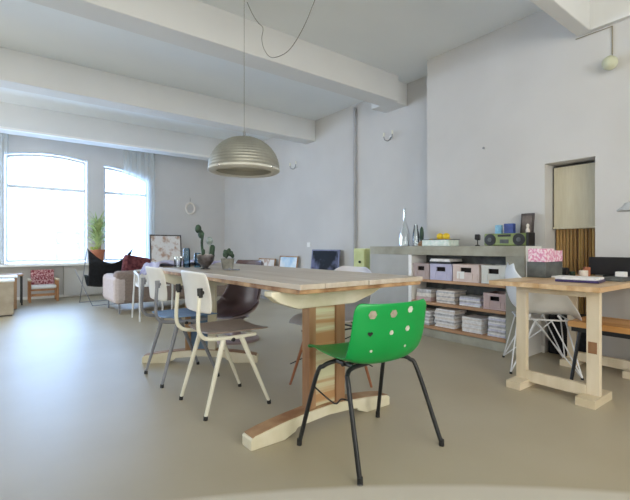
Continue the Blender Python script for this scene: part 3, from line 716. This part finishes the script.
# ------------------------------------------------------------------ long low sideboard on the right wall with pictures
sb = empty('sideboard', (3.99, 6.2, 0), 'long low white sideboard along the far right wall', 'sideboard')
MB().box(-.19, .2, -1.65, 1.6, .06, .50).build('body', whitem, sb)
for k in range(4): d = MB().box(-.205, -.191, -1.63+k*.81, -1.63+k*.81+.79, .075, .485).build('door', whitem, sb, bevel=.002); MB().tube([(-.215, -1.30+k*.81, .43), (-.205, -1.30+k*.81, .43)], .012, 8).build('knob', greysteel, d, True)
MB().box(-.17, .18, -1.6, 1.55, 0, .06).build('plinth', P_[1], sb)
def leaned(name, x, y, z, wy, hz, fm_, pm_, label, cat='picture', tilt=8, rz=0, fw_=.02):
    r = empty(name, (x, y, z+.001), label, cat, rz)
    T_ = Matrix.Rotation(R(tilt), 4, 'Y')
    MB().box(0, .02, -wy/2, -wy/2+fw_, 0, hz, T_).box(0, .02, wy/2-fw_, wy/2, 0, hz, T_).box(0, .02, -wy/2+fw_, wy/2-fw_, 0, fw_, T_).box(0, .02, -wy/2+fw_, wy/2-fw_, hz-fw_, hz, T_).build('frame', fm_, r)
    MB().box(.006, .014, -wy/2+fw_, wy/2-fw_, fw_, hz-fw_, T_).build('print', pm_, r)
    return r
leaned('framed_photo', 4.08, 5.12, .50, .70, .40, lavframe, screenp, 'large dark photograph in a lavender grey frame leaning on the right wall', tilt=6)
leaned('framed_photo', 4.10, 6.2, .50, .58, .28, oldwood, printb, 'pale blue picture with a brown frame leaning on the right wall', tilt=8)
leaned('framed_photo', 4.10, 6.95, .50, .62, .22, oldwood, printp, 'low pale picture with a brown edge left of the pale blue picture', tilt=8)
q = MB().grid(lambda u, v: Vector((3.95+.2*v, 7.35+.4*u, .503+.16*sin(u*pi)**.6*(.5+.5*u)*sin(v*pi)**.5)), 10, 8).build('folded_blanket', taupeseat, smooth=True); tag(q, 'taupe folded blanket heaped on the far end of the white sideboard', 'blanket')
# lime cabinet by the unit end
lc = empty('lime_cupboard', (3.96, 4.06, 0), 'narrow lime green cupboard between pipe and concrete unit', 'cupboard')
MB().box(-.10, .22, -.11, .11, .22, .92).build('body', lime, lc, bevel=.006)
MB().box(-.112, -.101, -.10, .10, .25, .90).build('door', lime, lc, bevel=.003)
MB().ball((-.125, -.03, .74), .018).build('knob', darkleaf, lc, True)
MB().box(-.105, .2, -.105, .105, .0, .22).build('plinth', darkleaf, lc)

# ------------------------------------------------------------------ back of the room: picture on a low cabinet
cb = empty('low_cabinet', (2.75, 8.68, 0), 'low pale wooden cabinet below the framed picture by the window', 'cabinet')
MB().box(-.5, .62, -.16, .16, .05, .60).build('body', pm('pale_oak', '#B8A78F', '#C8B9A3', 8, (.2, 1, 1), .6), cb, bevel=.004)
for sx in (-.48, .06): MB().box(sx, sx+.53, -.175, -.161, .07, .58).build('door', pm('pale_oak', '#B8A78F'), cb, bevel=.003)
MB().box(-.47, .59, -.14, .14, 0, .05).build('plinth', darkframe, cb)
pr = leaned('framed_picture', 0, 0, .60, .66, .60, darkframe, printp, 'large dark framed picture with brown and white drawing beside the right window', tilt=6, fw_=.025)
pr.location = (2.80, 8.83, .602); pr.rotation_euler = (0, 0, R(90))
cz = MB().box(2.28, 2.45, 8.55, 8.8, .602, .66).build('wooden_box', pine, bevel=.003); tag(cz, 'small pale wooden box at the left end of the low cabinet', 'box')

# ------------------------------------------------------------------ sofa seen from behind
so = empty('sofa', (2.19, 6.62, 0), 'taupe fabric sofa seen from behind, beyond the long table', 'sofa', 0)
MB().box(-.92, .92, -.42, -.22, .14, .60).build('back', sofam, so, bevel=.05)
MB().box(-.74, .74, -.22, .40, .14, .36).build('base', sofam, so, bevel=.02)
for k in (-.73, .0): MB().box(k, k+.73, -.21, .41, .36, .48).build('cushion', sofal, so, bevel=.04)
MB().box(-.94, -.75, -.425, .42, .14, .535).build('arm', sofal, so, bevel=.06)
MB().box(.75, .94, -.425, .42, .14, .535).build('arm', sofal, so, bevel=.06)
for sx in (-.86, .86):
    for sy in (-.36, .36): MB().tube([(sx, sy, 0), (sx, sy, .16)], .012, 8).build('leg', greysteel, so, True)
cu = MB().box(-.20, .20, -.06, .06, -.16, .16).build('cushion', burg, bevel=.05); cu.location = (1.62, 6.52, .645); cu.rotation_euler = (R(-15), R(12), 0)
tag(cu, 'dark burgundy cushion leaning at the left end of the sofa', 'cushion')

# ------------------------------------------------------------------ butterfly chair
bf = empty('butterfly_chair', (1.38, 7.62, 0), 'black fabric butterfly chair with thin steel frame below the plant', 'chair', R(8))
def bfly(u, v):
    s_ = 2*u-1
    zb = [(-.36, .86), (-.25, .60), (-.10, .36), (.10, .30), (.34, .46)]
    P = sub([(a, b2, 0) for a, b2 in zb], 6); k = v*(len(P)-1); i = min(int(k), len(P)-2); p = P[i].lerp(P[i+1], k-i)
    wdt = .34*(1-.18*sin(v*pi))*(1-.40*max(0, v-.4)/.6)
    lift = .07*abs(s_)**2*(1-v)**2 - .17*(1-abs(s_)**1.6)*max(0, 1-v/.25)**1.5 + .03*abs(s_)**2*v
    return Vector((s_*wdt, p.x+.04*abs(s_)**2*(1-v), p.y+lift-.02))
MB().grid(bfly, 20, 24).build('sling', blackf, bf, True, solid=.006)
MB().tube([(-.35, -.32, .92), (-.28, .30, .012), (.28, .30, .012), (.35, -.32, .92)], .007, 6).tube([(-.34, .34, .56), (-.26, -.28, .012), (.26, -.28, .012), (.34, .34, .56)], .007, 6).build('frame', greysteel, bf, True)

# ------------------------------------------------------------------ small wooden armchair
ac = empty('child_armchair', (.60, 8.60, 0), 'small wooden armchair with red patterned backrest under the left window', 'chair', R(180))
for sx in (-1, 1):
    MB().box(sx*.20-.018, sx*.20+.018, .13, .17, 0, .36).build('leg', pm('honey_wood', '#A06E45', '#BB8A5E', 8), ac, bevel=.004)
    MB().box(sx*.20-.018, sx*.20+.018, -.17, -.13, 0, .36).build('leg', MC['honey_wood'], ac, bevel=.004)
    MB().box(sx*.20-.024, sx*.20+.024, -.19, .19, .36, .39).build('armrest', pine, ac, bevel=.006)
MB().box(-.18, .18, .135, .165, .10, .14).box(-.18, .18, .135, .165, .19, .22).build('front_rail', MC['honey_wood'], ac)
MB().box(-.18, .18, -.16, .17, .23, .28).build('seat', whitem, ac, bevel=.01)
MB().obox((0, -.15, .40), (.35, .035, .28), 0, R(8)).build('backrest', redpat, ac, bevel=.012)

# ------------------------------------------------------------------ cabinets at the left edge
lw = pm('light_box_wood', '#A69A86', '#B5AA97', 8, (1, .2, 1), .6)
k1 = empty('storage_chest', (-.16, 7.15, 0), 'light wooden chest with white top at the left picture edge', 'chest')
MB().box(-.32, .31, -.2, .2, .02, .465).build('body', lw, k1, bevel=.004)
MB().box(-.33, .32, -.21, .21, .466, .49).build('lid', whitem, k1, bevel=.003)
MB().box(-.3, .29, -.18, .18, 0, .02).build('plinth', darkframe, k1)
k2 = empty('storage_chest', (-.16, 7.75, 0), 'brown sided chest with white top just behind the front one at the left edge', 'chest')
MB().box(-.32, .36, -.2, .2, .02, .48).build('body', oldwood, k2, bevel=.004)
MB().box(-.33, .37, -.21, .21, .481, .505).build('lid', whitem, k2, bevel=.003)
MB().box(-.3, .33, -.18, .18, 0, .02).build('plinth', darkframe, k2)
k3 = empty('side_table', (-.1, 8.35, 0), 'low table with dark legs and brown top behind the chests', 'table')
MB().box(-.35, .40, -.2, .2, .47, .50).build('table_top', oldwood, k3, bevel=.003)
for sx in (-.33, .38):
    for sy in (-.18, .18): MB().box(sx-.012, sx+.012, sy-.012, sy+.012, 0, .47).build('leg', black, k3)

# ------------------------------------------------------------------ plant on the ledge between the windows
pt = empty('potted_plant', (1.49, 8.80, .641), 'tall spiky green plant in a terracotta pot between the windows', 'plant')
MB().lathe([(0, 0), (.085, 0), (.12, .20), (.135, .20), (.135, .25), (.115, .25), (.11, .21), (0, .21)], (0, 0, 0), 24).build('pot', terra, pt, True)
MB().tube(sub([(0, 0, .2), (.01, .0, .45), (0, 0, .62)], 3), .022, 8).tube([(.03, 0, .2), (.05, -.01, .42)], .015, 6).build('stem', oldwood, pt, True)
lv = MB(); rr = random.Random(3)
for k in range(95):
    a = rr.uniform(0, 2*pi); h = rr.uniform(.24, .68); L_ = rr.uniform(.30, .56); sp = rr.uniform(.12, .42)
    d = Vector((cos(a), sin(a)*(.5 if sin(a) > 0 else .8), 0)); d.y = min(d.y, .42); p0 = Vector((0, 0, h)); wv = Vector((-sin(a), cos(a), 0))*.018
    pts = [p0 + d*sp*t_**1.2 + Vector((0, 0, L_*(t_-.35*t_*t_*(sp/.19)))) for t_ in (0, .3, .6, .85, 1)]
    ws = (.5, 1, .9, .5, .05)
    A = [lv.b.verts.new(p+wv*q) for p, q in zip(pts, ws)]; B = [lv.b.verts.new(p-wv*q) for p, q in zip(pts, ws)]
    for i in range(4): lv.b.faces.new((A[i], A[i+1], B[i+1], B[i]))
lv.build('foliage', leafm, pt, solid=.002)
for k in range(1): 
    q = MB()
    for j in range(9):
        a = j*.7; q.ball((-.07+.05*cos(a), -.06+.03*sin(a), .25+.02*(j % 3)), .022, (1.3, .8, .6), 8)
    q.build('low_leaves', pm('yellow_green_leaf', '#9DB050', '#BFCB70', 12), pt, True)

# curtains
def curtain(x0, x1, y, z0, z1, label, n=60, amp=.02, k=16):
    c_ = MB().grid(lambda u, v: Vector((x0+(x1-x0)*u, y+amp*sin(u*k*2)+.3*amp*sin(u*k*5), z0+(z1-z0)*v)), n, 2).build('curtain', sheer, smooth=True)
    return tag(c_, label, 'curtain')
curtain(1.98, 2.60, 8.95, .645, 2.98, 'sheer white curtain hanging at the right side of the right window')
curtain(-.25, .12, 8.95, .645, 2.98, 'sheer white curtain at the left edge of the left window')

# ------------------------------------------------------------------ things on the long table
ZD = .7712
vz = empty('cactus_bowl', (1.235, 2.98, ZD), 'footed glass bowl planted with tall cacti on the long table', 'plant')
MB().lathe([(.03, 0), (.04, .003), (.02, .012), (.035, .03), (.062, .06), (.07, .11), (.066, .112)], (0, 0, 0), 22).build('bowl', glassy('smoky_glass', (.72, .72, .78, 1), .5), vz, True)
MB().lathe([(0, .035), (.045, .045), (.060, .065), (.064, .10), (.05, .115), (0, .118)], (0, 0, 0), 18).build('soil', pm('pale_gravel', '#A89C94', '#D5CFCA', 40, rough=.9), vz, True)
def cactus(pts, r_, nm='cactus'): MB().tube(sub(pts, 4), r_, 9).ball(pts[-1], r_).build(nm, darkleaf, vz, True)
cactus([(-.02, .0, .11), (-.025, .01, .20), (-.02, .0, .27)], .010, 'cactus_stem')
MB().ball((-.03, .015, .265), .022, (1, 1, 1.5)).ball((-.045, .03, .305), .024, (1, 1, 1.4)).build('cactus_head', darkleaf, vz, True)
MB().tube([(.03, -.02, .11), (.025, -.02, .20)], .009, 8).ball((.025, -.02, .215), .026, (1, 1, 1.2)).build('cactus', pm('grey_green_cactus', '#6E7B78', '#9AA6A2', 30), vz, True)
cactus([(.04, -.015, .10), (.045, -.02, .165)], .022)
cactus([(-.03, -.03, .10), (-.03, -.03, .14)], .014)
rp = empty('succulent_pot', (1.36, 2.86, ZD), 'dark leaved succulent in a grey stone pot on the long table', 'plant')
MB().lathe([(0, 0), (.038, 0), (.050, .075), (.053, .082), (.046, .082), (0, .072)], (0, 0, 0), 22).build('pot', glazed, rp, True)
sc_ = MB()
for k in range(26):
    a = k*2.4; rr_ = .012+.03*((k % 7)/7); hz = .088+.055*(1-rr_/.05)+(.012 if k % 3 == 0 else 0)
    sc_.ball((rr_*cos(a), rr_*sin(a), hz), .013, (1, 1, 1.4), 8)
sc_.build('leaves', darkleaf, rp, True)
for k, (x, y, lbl) in enumerate(((1.215, 3.32, 'tall blue glass bottle behind the cactus bowl, the left one'), (1.30, 3.30, 'pale blue glass tumbler between blue bottle and cactus bowl'))):
    lathe_thing('blue_glass', [(0, 0.002), (.026, .002), (.028, .01), (.028, .14 if k == 0 else .11), (.022, .16 if k == 0 else .12)], (x, y, ZD), bluegl, lbl, 'glass', 16)
lathe_thing('glass_tumbler', [(0, .003), (.028, .003), (.033, .09)], (1.17, 3.40, ZD), bottlem, 'clear tumbler on the lilac cloth side of the long table', 'glass', 16)
q = MB().obox((1.335, 2.74, ZD+.005), (.03, .12, .008), .5).ball((1.30, 2.70, ZD+.012), .011).build('spoon_rest', greysteel); q.name = 'pocket_knife'; tag(q, 'small dark grey pocket knife lying by the succulent pot', 'knife')

# ------------------------------------------------------------------ round table in the foreground
ft = empty('round_table', (-.36, -.64, 0), 'round beige table top cut off by the bottom edge', 'table')
MB().lathe([(0, .71), (1.065, .71), (1.081, .72), (1.081, .735), (1.073, .74), (0, .74)], (0, 0, 0), 128).build('table_top', fgtab, ft, True)
MB().tube([(0, 0, .03), (0, 0, .71)], .05, 16).build('column', greysteel, ft, True)
MB().lathe([(0, 0), (.38, 0), (.38, .015), (.06, .035), (0, .035)], (0, 0, 0), 32).build('base', greysteel, ft, True)
